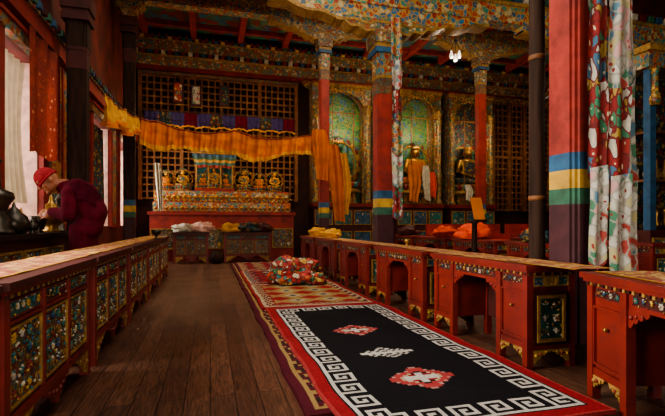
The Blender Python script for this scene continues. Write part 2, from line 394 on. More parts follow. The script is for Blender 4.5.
# ---------------------------------------------------------------- shell
XL,XR,YB,YN,ZC=-2.1,12.5,14.0,-4.0,6.5
b=MB(); b.box(XL-.5,XR,YN,YB,-.1,0,M_floor); b.build('floor',recenter=False)
b=MB(); b.box(XL-.5,XR+.3,YB,YB+.3,-.1,ZC+.2,M_bwall); b.build('wall_back',recenter=False)
b=MB(); b.box(XR,XR+.3,YN,YB,-.1,ZC+.2,M_dred); b.build('wall_right',recenter=False)
b=MB(); b.box(XL-.5,-.6,YN-.3,YN,-.1,ZC+.2,M_dred); b.box(3.4,XR+.3,YN-.3,YN,-.1,ZC+.2,M_dred); b.box(-.6,3.4,YN-.3,YN,3.6,ZC+.2,M_dred); b.build('wall_front',recenter=False)
wins=[(1.4,3.8),(5.3,6.4),(8.9,10.4),(11.4,13.3)]
zs,zt=.95,3.02
b=MB(); y=YN
for a,c in wins:
    b.box(XL-.5,XL,y,a,-.1,ZC+.2,M_wall); b.box(XL-.5,XL,a,c,-.1,zs,M_wall); b.box(XL-.5,XL,a,c,zt,ZC+.2,M_wall)
    b.box(XL-.49,XL-.01,c-.012,c-.002,zs,zt,M_pink); b.box(XL-.49,XL-.01,a+.002,a+.012,zs,zt,M_pink)
    b.box(XL-.49,XL-.01,a,c,zs,zs+.01,M_pink)
    y=c
b.box(XL-.5,XL,y,YB,-.1,ZC+.2,M_wall)
for a,c in ((6.56,8.74),(10.56,11.24),(13.46,13.98)):     # painted wall panels between the windows
    b.box(XL-.001,XL+.012,a,c,1.0,3.28,M_wp); b.box(XL-.001,XL+.03,a,c,.92,1.0,M_cred)
    n=max(1,round((c-a)/.7))
    for k in range(n+1): yy=a+(c-a-.07)*k/n; b.box(XL-.001,XL+.03,yy,yy+.07,1.0,3.28,M_cred)
b.box(XL-.001,XL+.012,4.0,5.1,1.0,3.28,M_wp)
b.build('wall_left',recenter=False)
for i,(a,c) in enumerate(wins):
    b=MB(); x=XL-.42
    for yy in (a,c-.06): b.box(x,x+.08,yy,yy+.06,zs,zt,M_cred)
    b.box(x,x+.08,a,c,zs,zs+.07,M_cred); b.box(x,x+.08,a,c,zt-.08,zt,M_cred)
    n=3
    for k in range(1,n): yy=a+(c-a)*k/n; b.box(x+.01,x+.06,yy-.02,yy+.02,zs,zt,M_dred)
    for k in range(1,4): zz=zs+(zt-zs)*k/4; b.box(x+.01,x+.06,a,c,zz-.018,zz+.018,M_dred)
    b.box(XL+.0,XL+.06,a-.14,a,zs-.0,zt+.0,M_cred); b.box(XL,XL+.06,c,c+.14,zs-.0,zt,M_cred)
    b.box(XL,XL+.09,a-.2,c+.2,zt,zt+.12,M_o2); b.box(XL,XL+.12,a-.22,c+.22,zt+.12,zt+.16,M_cred)
    b.build('window_%d'%(i+1))
b=MB()
b.box(XL,XL+.1,YN,YB,3.3,3.5,M_cred); b.box(XL,XL+.14,YN,YB,3.5,3.62,M_o2)
for k in range(110):
    yy=YN+.1+k*.163; b.box(XL+.14,XL+.19,yy,yy+.09,3.52,3.6,(M_blue,M_dred,M_green)[k%3])
b.build('trim_1',recenter=False)
sx0,sx1,sy0,sy1=-1.4,2.4,.3,5.6
tx0,tx1,ty0,ty1=-1.0,8.6,7.3,9.0  # unseen ceiling opening, added to let fill light into the back bay
b=MB(); z0,z1=ZC,ZC+.15
b.box(XL-.5,sx0,YN,6.8,z0,z1,M_o4); b.box(sx1,XR,YN,6.8,z0,z1,M_o4); b.box(sx0,sx1,YN,sy0,z0,z1,M_o4); b.box(sx0,sx1,sy1,6.8,z0,z1,M_o4)
b.box(XL-.5,tx0,6.8,YB,z0,z1,M_o4); b.box(tx1,XR,6.8,YB,z0,z1,M_o4); b.box(tx0,tx1,6.8,ty0,z0,z1,M_o4); b.box(tx0,tx1,ty1,YB,z0,z1,M_o4)
b.build('ceiling',recenter=False)
b=MB()
for k in range(11):
    x=-1.75+k*1.3
    b.box(x-.08,x+.08,9.15,YB-.75,ZC-.2,ZC-.001,M_cred)
for k in range(4):
    y=9.3+k*1.15; b.box(XL,XR,y-.06,y+.06,ZC-.13,ZC-.002,M_cred)
b.build('ceiling_joists',recenter=False)
for (a,c,d,e) in ((sx0,sx1,sy0,sy1),(tx0,tx1,ty0,ty1)):
    b=MB(); b.box(a-.1,c+.1,d-.1,d,ZC-.12,ZC+.5,M_dred); b.box(a-.1,c+.1,e,e+.1,ZC-.12,ZC+.5,M_dred); b.box(a-.1,a,d,e,ZC-.12,ZC+.5,M_dred); b.box(c,c+.1,d,e,ZC-.12,ZC+.5,M_dred)
    b.build('skylight_frame',recenter=False)  # the second frame edges the added back-bay opening

# ---------------------------------------------------------------- columns
def column(x,y,H,half=1.5,w=.15,plain=False):
    b=MB()
    b.box(x-.2,x+.2,y-.2,y+.2,0,.1,M_dwood)
    def seg(z0,z1,m,ww=w):
        b.box(x-ww,x+ww,y-ww*.68,y+ww*.68,z0,z1,m); b.box(x-ww*.68,x+ww*.68,y-ww,y+ww,z0,z1,m); b.box(x-ww*.86,x+ww*.86,y-ww*.86,y+ww*.86,z0,z1,m)
    body=M_dwood if plain else M_cred
    seg(.1,1.15,M_maroon,w*1.0); seg(1.15,1.27,M_green); seg(1.27,1.41,M_yel); seg(1.41,1.54,M_blue); seg(1.54,H-1.0,body)
    seg(H-1.0,H-.75,M_o1b if not plain else M_dred,w*1.05); seg(H-.75,H-.7,M_goldp if not plain else M_dred,w*1.1); seg(H-.7,H-.35,M_o2 if not plain else M_dwood,w*1.12)
    b.box(x-w*1.4,x+w*1.4,y-w*1.4,y+w*1.4,H-.35,H-.27,M_blue if not plain else M_dred); b.box(x-w*1.3,x+w*1.3,y-w*1.3,y+w*1.3,H-.27,H-.2,M_goldp if not plain else M_dred)
    b.box(x-w*1.5,x+w*1.5,y-w*1.5,y+w*1.5,H-.2,H,M_o1 if not plain else M_dred)
    def bow(hf,z0,z1,th,m,m2):
        n=40;top=[];bot=[];t2=[];b2=[]
        for i in range(n+1):
            t=-1+2*i/n; a=abs(t); g=max(0,(a-.2)/.8)
            zb=z0+(z1-z0)*.78*(g**1.5)-.05*abs(sin(3.5*pi*a))*(a>.15)
            top.append((x+hf*t,y-th,z1)); bot.append((x+hf*t,y-th,zb)); t2.append((x+hf*t,y-th-.02,zb+.035)); b2.append((x+hf*t,y-th-.02,zb-.005))
        b.strip(top,bot,(0,2*th,0),m); b.strip(t2,b2,(0,2*th+.04,0),m2)
    bow(half*.45,H,H+.2,.13,M_o2,M_goldp); bow(half,H+.14,H+.42,.12,M_o3,M_goldp)
    return b
for (x,y) in [(-1.75,2.84),(2.75,2.84),(7.25,2.84),(-1.75,6.8),(2.75,6.8),(7.25,6.8),(11.75,6.8)]:
    hf=1.9 if x>-1 else .33
    column(x,y,4.1,hf,.15 if x>-1 else .12,x<-1).build('painted_column')
for x in (-1.75,2.75,7.25,11.75):
    column(x,10.8,5.6,1.4 if -1<x<11 else .33,.12,x<-1).build('painted_column')
def beam(y,z0):
    b=MB(); x0,x1=XL,XR
    b.box(x0,x1,y-.14,y+.14,z0,z0+.3,M_o3); b.box(x0,x1,y-.17,y+.17,z0+.3,z0+.36,M_goldp)
    n=int((x1-x0)/.2)
    for i in range(n):
        xx=x0+(i+.1)*(x1-x0)/n; b.box(xx,xx+.12,y-.22,y+.22,z0+.36,z0+.47,(M_blue,M_white,M_red,M_green)[i%4])
    b.box(x0,x1,y-.2,y+.2,z0+.47,z0+.49,M_red)
    return b
b=beam(6.8,4.52); b.box(XL,XR,6.68,6.92,5.02,ZC,M_dred); b.build('painted_beam')
b=beam(10.8,6.0); b.build('painted_beam')
b=MB(); b.box(XL,XR,2.7,2.98,4.53,5.0,M_o3); b.build('painted_beam')
b=MB(); b.lathe([(.1,0),(.1,.05),(.068,.08),(.062,4.5)],(2.70,3.2,0),M_dwood,12)
for z in (1.2,2.4,3.4): b.lathe([(.068,0),(.071,.02),(.068,.04)],(2.70,3.2,z),M_brown,12)
b.tube([(2.72,3.13,2.05),(2.8,3.08,2.12),(2.86,3.04,2.0)],.008,M_silver); b.build('support_post')

# ---------------------------------------------------------------- tables
t=carved_table(1.3,.38,.77,3).build('carved_prayer_table',recenter=False)
t.location=(-.78,2.02,0); t.rotation_euler=(0,0,pi/2)
for yy in (.6,3.44,4.86,6.28,7.7): dup(t,(-.78,yy,0))
r=open_table().build('prayer_bench_table',recenter=False)
r.location=(2.08,3.86,0); r.rotation_euler=(0,0,-pi/2)
for ye in (5.4,7.1,8.75,10.35): dup(r,(2.08,ye,0))
RT=-pi/2-radians(15)
dup(r,(2.12,2.1,0),RT)
t2=carved_table(.85,.4,.78,5).build('carved_altar_bench',recenter=False); t2.location=(-.9,11.75,0)
t3=carved_table(1.2,.4,.78,8).build('carved_altar_bench',recenter=False); t3.location=(.34,11.75,0)
for yy in (6.0,7.6,9.2,10.7): dup(r,(4.5,yy,0))
for yy in (6.2,8.0): dup(r,(6.1,yy,0))

def runner(x0,x1,y0,y1,z,m,name,ed=M_yel,seed=0):
    b=MB()
    def fn(u,v):
        x=x0+(x1-x0)*u+.02*noise.noise(Vector((v*14+seed,u,0))); y=y0+(y1-y0)*v
        return (x,y,z+.004+.014*max(0,noise.noise(Vector((x*7,y*4,seed)))))
    b.grid(fn,14,int((y1-y0)*14),m)
    for a,c in ((-.05,.0),(1,1.05)):
        b.grid(lambda u,v:fn(a+(c-a)*u,v),1,int((y1-y0)*14),ed)
    return b.build(name)
runner(-1.13,-.86,.7,9.0,.77,M_run,'table_runner',M_amber,seed=1)
runner(2.13,2.42,2.2,10.3,.72,M_run,'table_runner',M_amber,seed=2)
b=MB(); b.M=Matrix.Translation((2.12,2.1,0))@Matrix.Rotation(RT,4,'Z')
b.grid(lambda u,v:(.0+1.25*u,.06+.3*v,.724+.012*max(0,noise.noise(Vector((u*8,v*3,5))))),30,8,M_run); b.grid(lambda u,v:(.0+1.25*u,.04+.02*v,.725),30,1,M_amber); b.build('table_runner')

# ---------------------------------------------------------------- rugs
def pixrug(name,x0,x1,y0,y1,zb,zt,cell,cf,wav=.01,seed=0):
    nx=int((x1-x0)/cell); ny=int((y1-y0)/cell); W=x1-x0; H=y1-y0
    vs=[];fs=[];cols=[]
    for j in range(-1,ny+2):
        for i in range(-1,nx+2):
            ii=min(max(i,0),nx); jj=min(max(j,0),ny); edge=(i!=ii or j!=jj)
            u=ii*W/nx; v=jj*H/ny
            x=x0+u+wav*noise.noise(Vector((v*2.2,seed,.5*u)))*2; y=y0+v+wav*noise.noise(Vector((u*3,seed+5,v*.3)))
            z=zb if edge else zt+.014*max(0,noise.noise(Vector((u*2,v*1.6,seed))))
            vs.append((x-x0,y-y0,z-zb))
    w=nx+3
    for j in range(ny+2):
        for i in range(nx+2):
            fs.append((j*w+i,j*w+i+1,(j+1)*w+i+1,(j+1)*w+i))
            ci=min(max(i-1,0),nx-1); cj=min(max(j-1,0),ny-1)
            cols.append(cf((ci+.5)*W/nx,(cj+.5)*H/ny,W,H))
    me=bpy.data.meshes.new(name); me.from_pydata(vs,[],fs); me.materials.append(M_vc)
    ca=me.color_attributes.new('Col','FLOAT_COLOR','CORNER')
    fl=[]
    for c in cols: fl+=list(c)*4
    ca.data.foreach_set('color',fl)
    ob=bpy.data.objects.new(name,me); COL.objects.link(ob); ob.location=(x0,y0,zb); return ob
cR=lin('#8a2226');cR2=lin('#a03c3a');cK=lin('#121013');cW=lin('#bab4aa');cT=lin('#2d5a64');cY=lin('#94794a');cM=lin('#521a24');cB=lin('#2c221e');cP=lin('#a87c74');cN=lin('#20283c');cC=lin('#a8987c')
KEY=["11111100","10000100","10110100","10100100","10111100","10000000","11111111"]
def black_rug(u,v,W,H):
    eu=min(u,W-u); ev=min(v,H-v); e=min(eu,ev)
    if e<.085: return cR if e>.012 else cR2
    if e<.10: return cK
    un=.0235
    if e<.10+7*un:
        r=int((e-.10)/un)
        al=v if eu<ev else u
        k=int(al/un)%8
        return cW if KEY[6-r][k]=='1' else cK
    cx=W/2-.04; st=.026
    for cy,ty in ((.69,0),(1.25,1),(1.97,0)):
        du=int(abs(u-cx)/st); dv=int(abs(v-cy)/st)
        if ty==0:
            q=du+dv*1.15
            if q<7.6:
                if q>6.4: return cP if (du%2==0) else cR2
                if q>4.4: return cR2
                if q>3.2: return cK if (du+dv)%2 else cC
                if du<1 or dv<1: return cW
                return cR
        else:
            q=du+dv*1.9
            if q<8 and (du+dv)%2==0 and q>.5: return cW
            if q<8 and dv==0 : return cW
    return cK
def carpet(pal,per=.3,border=cM,inn=None):
    inn=inn or border
    def f(u,v,W,H):
        e=min(u,W-u,v,H-v)
        if e<.05: return border
        if e<.075: return pal[0]
        if e<.17:
            al=u+v; k=int(al/.05)%4; r=int((e-.075)/.024)
            return pal[(k+r)%len(pal)]
        if e<.19: return pal[1]
        a=((u-W/2)/per); c=((v-H/2)/per)
        fa=abs((a%1)-.5); fc=abs((c%1)-.5); q=fa+fc
        q=round(q*12)/12
        if q<.14: return pal[2]
        if q<.3: return pal[0]
        if q<.36: return pal[3]
        if q<.6: return inn
        return pal[1]
    return f
pixrug('floor_runner_rug',.47,1.97,2.2,11.3,0,.028,.028,carpet([cY,cM,cB,cM],.25,cM),.012,3)
pixrug('greek_key_rug',.60,1.99,1.80,5.0,.03,.052,.0118,black_rug,.012,1)
pixrug('medallion_rug',.56,1.96,5.02,7.05,.03,.052,.02,carpet([cC,cR,cN,cY],.42,cR,cY),.012,2)
pixrug('maroon_rug',.56,1.95,7.08,9.2,.03,.05,.025,carpet([cC,cR,cT,cN],.36,cR,cM),.012,5)
pixrug('maroon_rug',.56,1.95,9.23,11.2,.03,.05,.03,carpet([cY,cR,cB,cC],.4,cM),.012,6)
b=MB(); b.crumple((1.30,7.0,.22),(.34,.27,.21),M_bund,3,.45,72,44); b.crumple((1.58,6.86,.13),(.17,.2,.10),M_bund,6,.4,48,30); b.crumple((1.04,7.08,.15),(.16,.2,.13),M_orb,8,.3,36,24); b.build('crumpled_quilt')

# ---------------------------------------------------------------- back wall
def lattice(x0,x1,z0,z1,y,nx,nz,name):
    b=MB(); b.box(x0,x1,y,y+.05,z0,z1,M_dwood)
    for i in range(nx+1):
        xx=x0+(x1-x0)*i/nx; b.box(xx-.022,xx+.022,y-.16,y-.08,z0,z1,M_brown)
    for j in range(nz+1):
        zz=z0+(z1-z0)*j/nz; b.box(x0,x1,y-.15,y-.09,zz-.022,zz+.022,M_brown)
    for i in range(nx):
        for j in range(nz):
            if (i+j)%2: b.ell((x0+(x1-x0)*i/nx,y-.16,z0+(z1-z0)*j/nz),(.035,.02,.035),M_goldp,6,4)
    k=4
    for i in range(k+1):
        xx=x0+(x1-x0)*i/k; b.box(xx-.05,xx+.05,y-.2,y,z0-.05,z1+.05,M_brown)
    b.box(x0,x1,y-.2,y,(z0+z1)/2-.04,(z0+z1)/2+.04,M_brown)
    b.box(x0-.06,x1+.06,y-.22,y,z1+.03,z1+.12,M_o1b)
    return b.build(name)
lattice(-1.95,2.6,1.75,5.3,13.9,24,18,'wooden_lattice_screen')
lattice(9.75,12.3,1.5,5.3,13.9,13,18,'wooden_lattice_screen')
b=MB()
x0,x1=XL,XR; yf=13.45
b.box(x0,x1,yf+.1,YB,5.45,5.55,M_red); b.box(x0,x1,yf+.05,YB,5.55,5.78,M_o2); b.box(x0,x1,yf,YB,5.78,5.83,M_goldp)
n=80
for i in range(n):
    xx=x0+(x1-x0)*(i+.15)/n; b.box(xx,xx+.11,yf-.08,YB,5.83,5.93,(M_white,M_red,M_blue,M_red)[i%4])
b.box(x0,x1,yf-.08,YB,5.93,6.2,M_o2); b.box(x0,x1,yf-.1,YB,6.2,6.24,M_goldp)
for i in range(n):
    xx=x0+(x1-x0)*(i+.15)/n; b.box(xx,xx+.11,yf-.2,YB,6.24,6.36,(M_blue,M_yel,M_red,M_green)[i%4])
b.box(x0,x1,yf-.2,YB,6.36,ZC-.21,M_red)
top=[];bot=[]
for i in range(201):
    u=i/200; xx=2.75+(x1-2.75)*u; top.append((xx,yf+.06,5.46)); bot.append((xx,yf+.06,5.36-.14*abs(sin(u*pi*26))))
b.strip(top,bot,(0,.03,0),M_goldo)
b.build('trim_2',recenter=False)

def buddha(b,x,y,z,s,m,robe):
    b.lathe([(.55*s,0),(.6*s,.06*s),(.5*s,.12*s),(.46*s,.18*s),(.56*s,.26*s),(.5*s,.3*s)],(x,y,z),M_goldp,20,1,.7)
    for k in range(18):
        a=2*pi*k/18; b.ell((x+.54*s*cos(a),y+.38*s*sin(a),z+.2*s),(.08*s,.06*s,.1*s),M_red if k%2 else M_teal,6,5)
    z0=z+.3*s
    b.ell((x,y,z0+.12*s),(.3*s,.22*s,.16*s),robe,16,8)
    for sg in (-1,1):
        b.limb((x+sg*.14*s,y,z0+.12*s),(x+sg*.44*s,y-.12*s,z0+.1*s),.12*s,.1*s,robe); b.limb((x+sg*.44*s,y-.12*s,z0+.1*s),(x-sg*.1*s,y-.3*s,z0+.08*s),.1*s,.06*s,robe)
        b.limb((x+sg*.25*s,y,z0+.68*s),(x+sg*.36*s,y-.06*s,z0+.4*s),.09*s,.065*s,m); b.limb((x+sg*.36*s,y-.06*s,z0+.4*s),(x+sg*.06*s,y-.26*s,z0+.24*s),.06*s,.045*s,m)
        b.ell((x+sg*.125*s,y-.01*s,z0+.93*s),(.02*s,.03*s,.07*s),m,8,6)
    b.lathe([(.2*s,.1*s),(.19*s,.3*s),(.25*s,.55*s),(.28*s,.68*s),(.2*s,.76*s),(.07*s,.79*s),(.06*s,.86*s)],(x,y,z0),m,20,1,.65)
    b.grid(lambda u,v:(x-.26*s+.46*s*u+.08*s*v,y-.19*s-.03*s*sin(u*3),z0+.7*s-.5*s*v-.05*s*u),10,10,robe)
    b.ell((x,y-.02*s,z0+.96*s),(.12*s,.125*s,.15*s),m,16,12)
    b.ell((x,y-.145*s,z0+.94*s),(.02*s,.03*s,.035*s),m,8,6)
    b.ell((x,y,z0+1.05*s),(.125*s,.13*s,.09*s),M_blue,16,8); b.ell((x,y,z0+1.15*s),(.055*s,.055*s,.06*s),M_blue,10,6); b.ell((x,y,z0+1.22*s),.02*s,M_gold,8,6)
    for k in range(5):
        a=-.8+.4*k; b.lathe([(.03*s,0),(.035*s,.04*s),(.003*s,.12*s)],(x+.12*s*sin(a),y-.12*s*cos(a),z0+1.04*s),M_gold,6)
    for R,mm,cz in ((.34*s,M_green,.95*s),(.62*s,M_goldp,.55*s)):
        b.tube([(x+R*cos(a*pi/16),y+.22*s,z0+cz+R*sin(a*pi/16)) for a in range(33)],.035*s,mm,6)
    for k in range(24):
        a=2*pi*k/24; b.ell((x+.68*s*cos(a),y+.22*s,z0+.55*s+.68*s*sin(a)),(.07*s,.03*s,.09*s),M_goldp if k%2 else M_red,6,5)

def shrine(x0,x1,back,seed):
    rng=random.Random(seed); b=MB(); y0=13.25;y1=13.93; zb,zt=1.65,5.3; w=.2
    b.box(x0-w,x1+w,y0,y1,0,zb-.12,M_dred); b.box(x0-w-.03,x1+w+.03,y0-.05,y1,zb-.12,zb,M_red)
    n=3; ww=(x1-x0+2*w)/n
    for i in range(n):
        for zc,hh in ((.5,.5),(1.2,.4)):
            F=lambda u,v,q,c=x0-w+ww*(i+.5),zc=zc:(c+u,y0-q,zc+v)
            relief(b,F,ww-.12,hh,M_blue if (i+seed)%2 else M_teal,CC,rng,cell=.2); frame(b,F,ww-.12,hh,.03,.03,M_goldp)
    b.box(x0,x1,y1-.06,y1-.02,zb,zt,back)
    for a,c in ((x0-w,x0),(x1,x1+w)):
        b.box(a,c,y0+.12,y1,zb,zt,M_o2)
        cx=(a+c)/2
        b.lathe([(.1,0),(.11,.06),(.07,.12),(.075,.9),(.1,1.0),(.06,1.08),(.065,2.6),(.1,2.75),(.06,2.85),(.11,3.0),(.12,3.1)],(cx,y0+.06,zb),M_goldo,12)
    for xx in (x0+.03,x1-.03): b.box(xx-.03,xx+.03,y0+.2,y0+.3,zb,zt-.5,M_goldo)
    for xx in (x0+(x1-x0)*.27,x0+(x1-x0)*.73): b.box(xx-.012,xx+.012,y0+.02,y0+.05,zb,zt-.5,M_brown)
    b.box(x0,x1,y0+.02,y0+.05,2.0,2.03,M_brown); b.box(x0,x1,y0+.02,y0+.05,zt-.85,zt-.82,M_brown)
    def arch(h,inx,ytop,yy,m,cus):
        n=48; top=[];bot=[]
        for i in range(n+1):
            u=i/n; xx=x0+inx+(x1-x0-2*inx)*u; s=max(0,1-abs(2*u-1)**2.2)**.5
            bot.append((xx,yy,ytop-h+(h-.12)*s-.05*abs(sin(cus*pi*u)))); top.append((xx,yy,ytop))
        b.strip(top,bot,(0,.08,0),m)
    arch(.75,.0,zt,y0+.1,M_goldo,7); arch(.95,.05,zt,y0+.22,M_o1b,9)
    b.box(x0-w,x1+w,y0+.02,y1,zt,zt+.08,M_goldp); b.box(x0-w-.02,x1+w+.02,y0-.02,y1,zt+.08,zt+.13,M_red)
    for k in range(int((x1-x0)/.12)):
        xx=x0+k*.12; b.ell((xx+.06,y0+.04,zt-.03),(.035,.03,.05),M_goldp,6,5)
    return b
for (x0,x1,bk,sd,cx,s,m,rb) in ((3.25,4.75,M_shr,1,3.95,1.15,M_green,M_goldo),(6.0,7.25,M_shr,2,6.62,1.1,M_gold,M_orange),(7.95,9.25,M_ob,4,8.6,1.15,M_brass,M_ob)):
    sh=shrine(x0,x1,bk,sd).build('gilt_shrine')
    b=MB(); b.box(cx-.5,cx+.5,13.4,13.8,1.652,2.0,M_goldo)
    for k in range(5): b.lathe([(.04,0),(.06,.05),(.02,.1),(.05,.16),(.03,.2)],(cx-.4+.2*k,13.42,2.0),M_brass,8)
    buddha(b,cx,13.6,2.0,s,m,rb)
    b.build('buddha_statue')
b=MB(); b.box(5.0,5.75,13.4,13.93,0,5.35,M_o2); b.box(5.02,5.73,13.36,13.4,1.7,5.1,M_o1b); b.build('painted_panel')
def scarf(pts,wd,m,name,fold=.03):
    b=MB(); pts=[Vector(p) for p in pts]
    def fn(u,v):
        t=v*(len(pts)-1); i=min(int(t),len(pts)-2); f=t-i; f2=f*f*(3-2*f)
        p=pts[i].lerp(pts[i+1],f)
        return (p.x+(u-.5)*wd*(1+.2*sin(v*5)),p.y+fold*sin(u*pi*5+v*2),p.z-.06*u*v)
    b.grid(fn,24,30,m); return b.build(name)
scarf([(6.3,13.1,2.9),(6.35,13.05,2.3),(6.3,13.05,1.75)],.35,M_orange,'orange_scarf')
scarf([(6.75,13.1,2.9),(6.75,13.05,2.4),(6.8,13.05,1.8)],.22,M_white,'white_scarf')
scarf([(6.98,13.1,2.7),(7.0,13.05,2.3),(7.0,13.05,1.9)],.2,M_orb,'orange_scarf')
scarf([(8.3,13.1,2.3),(8.35,13.05,2.1),(8.3,13.05,1.8)],.22,M_white,'white_scarf')
scarf([(3.1,11.3,3.1),(3.2,11.25,2.2),(3.3,11.25,1.1)],.34,M_orange,'brocade_banner',.05)
scarf([(3.4,11.4,2.9),(3.5,11.35,2.0),(3.45,11.35,1.3)],.26,M_amber,'yellow_banner',.05)
scarf([(2.55,10.5,3.3),(2.6,10.45,2.8),(2.62,10.45,2.1)],.34,M_orange,'orange_scarf',.06)

def swag(p0,p1,sag,h,m,medge,name,folds=22,amp=.05):
    b=MB(); p0=Vector(p0);p1=Vector(p1); d=(p1-p0).normalized(); nrm=Vector((d.y,-d.x,0)).normalized()
    def fn(u,v,off=0):
        p=p0.lerp(p1,u); s=sag*4*u*(1-u)*(.3+.7*abs(sin(u*pi*2)) )
        hh=h*(1+.22*sin(u*pi*4+.7)+.12*noise.noise(Vector((u*8,1,0))))
        a=amp*(.35+v)*(sin(u*pi*folds+1.3*sin(u*9))+.6*sin(u*pi*folds*2.7+2*v)+.8*noise.noise(Vector((u*20,v*3,2))))
        q=p+nrm*(a+off); q.z=p.z-s-hh*v+.03*noise.noise(Vector((u*14,v*2,9))); return q
    b.grid(fn,220,16,m); b.grid(lambda u,v:fn(u,1+.22*v),220,2,medge)
    b.grid(lambda u,v:fn(u,.02+.08*v,.012),150,2,M_red)
    b.grid(lambda u,v:fn(u,.45+.07*v,-.012),220,2,medge)
    b.tube([p0+Vector((0,0,.02)),p0.lerp(p1,.5)-Vector((0,0,.01)),p1+Vector((0,0,.02))],.008,M_dwood)
    return b.build(name)
swag((-1.5,10.6,3.36),(2.6,10.6,3.2),.26,.42,M_orange,M_amber,'swag_valance',26,.055)
swag((-1.52,7.3,2.95),(-1.52,10.5,3.34),.08,.3,M_amber,M_orange,'swag_valance',18,.04)
b=MB()
def pv(u,v): return (-1.8+4.3*u,13.45-.03*sin(u*pi*60)*(.4+v),4.2-.4*v+.05*abs(sin(u*pi*9))*v)
for k in range(12): b.grid(lambda u,v,k=k:pv((k+u)/12,v),16,4,(M_purple,M_ob,M_purple,M_robe)[k%4])
b.grid(lambda u,v:pv(u,1+.12*v),200,1,M_amber)
b.build('pleated_valance')
for k,(x,z,m) in enumerate(((-.9,4.95,M_bund),(-.4,4.9,M_ban1),(.4,4.95,M_ob))):
    b=MB(); b.box(x-.1,x+.1,13.5,13.52,z-.4,z+.1,m); b.box(x-.15,x+.15,13.52,13.53,z-.5,z+.16,M_dred); b.tube([(x-.17,13.51,z-.5),(x+.17,13.51,z-.5)],.02,M_brass); b.build('thangka')

# ---------------------------------------------------------------- main altar
b=MB()
b.box(-1.55,2.3,12.55,13.5,0,1.25,M_cred); b.box(-1.6,2.35,12.5,13.5,1.25,1.33,M_cred); b.box(-1.5,2.25,12.8,13.5,1.33,1.62,M_cred); b.box(-1.5,2.25,13.1,13.5,1.62,1.95,M_cred)
rng=random.Random(11)
for i in range(6):
    F=lambda u,v,q,c=-1.55+.642*(i+.5):(c+u,12.55-q,.6+v)
    relief(b,F,.54,.5,M_o1,CC,rng,cell=.17); frame(b,F,.54,.5,.03,.03,M_goldp)
b.box(-1.5,2.25,12.79,12.8,1.36,1.6,M_o3); b.box(-1.5,2.25,13.09,13.1,1.66,1.93,M_o3)
b.build('altar')
bowl=[(.035,0),(.03,.01),(.012,.02),(.012,.05),(.03,.07),(.05,.1),(.055,.12),(.048,.12),(.03,.09)]
for zi,(yy,zz,n,s,m) in enumerate(((12.62,1.331,28,1.0,M_brass),(12.92,1.621,26,1.3,M_gold))):
    b=MB()
    for i in range(n):
        x=-1.4+3.55*i/(n-1)
        b.lathe([(r_*s,z*s) for r_,z in bowl],(x,yy,zz),m,10)
        if i%2: b.ell((x,yy,zz+.12*s+.01),(.03*s,.03*s,.04*s),(M_orange,M_white,M_amber)[i%3],6,5)
    b.build('offering_bowls')
b=MB(); cx=.12; y0,y1=13.12,13.46
b.box(cx-.55,cx+.55,y0,y1,1.952,2.02,M_cred); b.box(cx-.5,cx+.5,y1-.03,y1,2.02,2.75,M_teal)
for xx in (cx-.5,cx-.17,cx+.17,cx+.5): b.lathe([(.03,0),(.04,.03),(.022,.06),(.022,.6),(.04,.66)],(xx,y0+.03,2.02),M_goldp,8)
for k,(m,w_) in enumerate(((M_blue,.62),(M_green,.6),(M_yel,.58),(M_teal,.56),(M_cred,.54))):
    b.grid(lambda u,v,k=k,w_=w_:(cx-w_+2*w_*u,y0-.02+.012*k+.02*sin(u*40),3.0-.075*k-.075*v-.03*abs(sin(u*12.5))),40,2,m)
b.box(cx-.56,cx+.56,y0+.07,y1,2.72,3.0,M_teal)
for k in range(4): b.box(cx-.6+.12*k,cx+.6-.12*k,y0+.02+.03*k,y1,3.0+.06*k,3.06+.06*k,(M_goldp,M_blue,M_green,M_goldp)[k])
b.lathe([(.06,0),(.03,.05),(.05,.1),(.004,.2)],(cx,y1-.12,3.24),M_gold,10)
b.build('canopied_shrine')
for xx,s in ((.12,.42),(-.33+.13,.28),(.44,.28),(-.75,.4),(-1.2,.36),(.95,.42),(1.4,.36),(1.85,.4)):
    b=MB(); buddha(b,xx,13.27,2.022 if abs(xx-.12)<.5 else 1.952,s,M_gold if s>.38 else M_brass,M_goldo if s>.38 else M_orange); b.build('altar_figurine')
scarf([(-1.35,12.45,2.6),(-1.3,12.4,2.1),(-1.25,12.4,1.4)],.16,M_white,'white_scarf',.04)
k=0
for (x,y,z,m,r_) in ((-.65,11.95,.78,M_white,.2),(-.2,11.95,.78,M_pink,.22),(.55,11.95,.78,M_amber,.2),(.95,11.92,.78,M_ob,.24),(1.35,11.95,.78,M_dred,.2),
                    (2.28,9.5,.74,M_amber,.16),(2.28,8.3,.74,M_amber,.14),(4.7,8.3,.72,M_orb,.2),(4.7,7.2,.72,M_orb,.24),(4.7,5.6,.72,M_ob,.18),(4.7,10.0,.72,M_dred,.2),(6.3,7.5,.72,M_orb,.18)):
    k+=1; b=MB(); b.crumple((x,y,z+r_*.46),(r_*1.15,r_*.75,r_*.6),m,k,.5,36,24); b.build('folded_robe' if m in (M_orb,M_dred) else 'cloth_bundle')
for (x,y) in ((5.6,9.6),(6.9,9.9),(8.3,10.2)):
    b=MB(); b.box(x-.5,x+.5,y-.3,y+.3,.12,.5,M_cred); b.box(x-.5,x+.5,y+.24,y+.3,.5,1.0,M_cred); b.box(x-.45,x+.45,y-.28,y+.2,.5,.6,M_orb)
    for a in (-.46,.4):
        for c in (-.28,.22): b.box(x+a,x+a+.06,y+c,y+c+.06,0,.12,M_dred)
        b.box(x+a,x+a+.06,y-.3,y+.3,.5,.75,M_cred)
    F=lambda u,v,q:(x+u,y-.3-q,.31+v); relief(b,F,.8,.25,M_o1b,CC,random.Random(3)); b.build('red_seat')
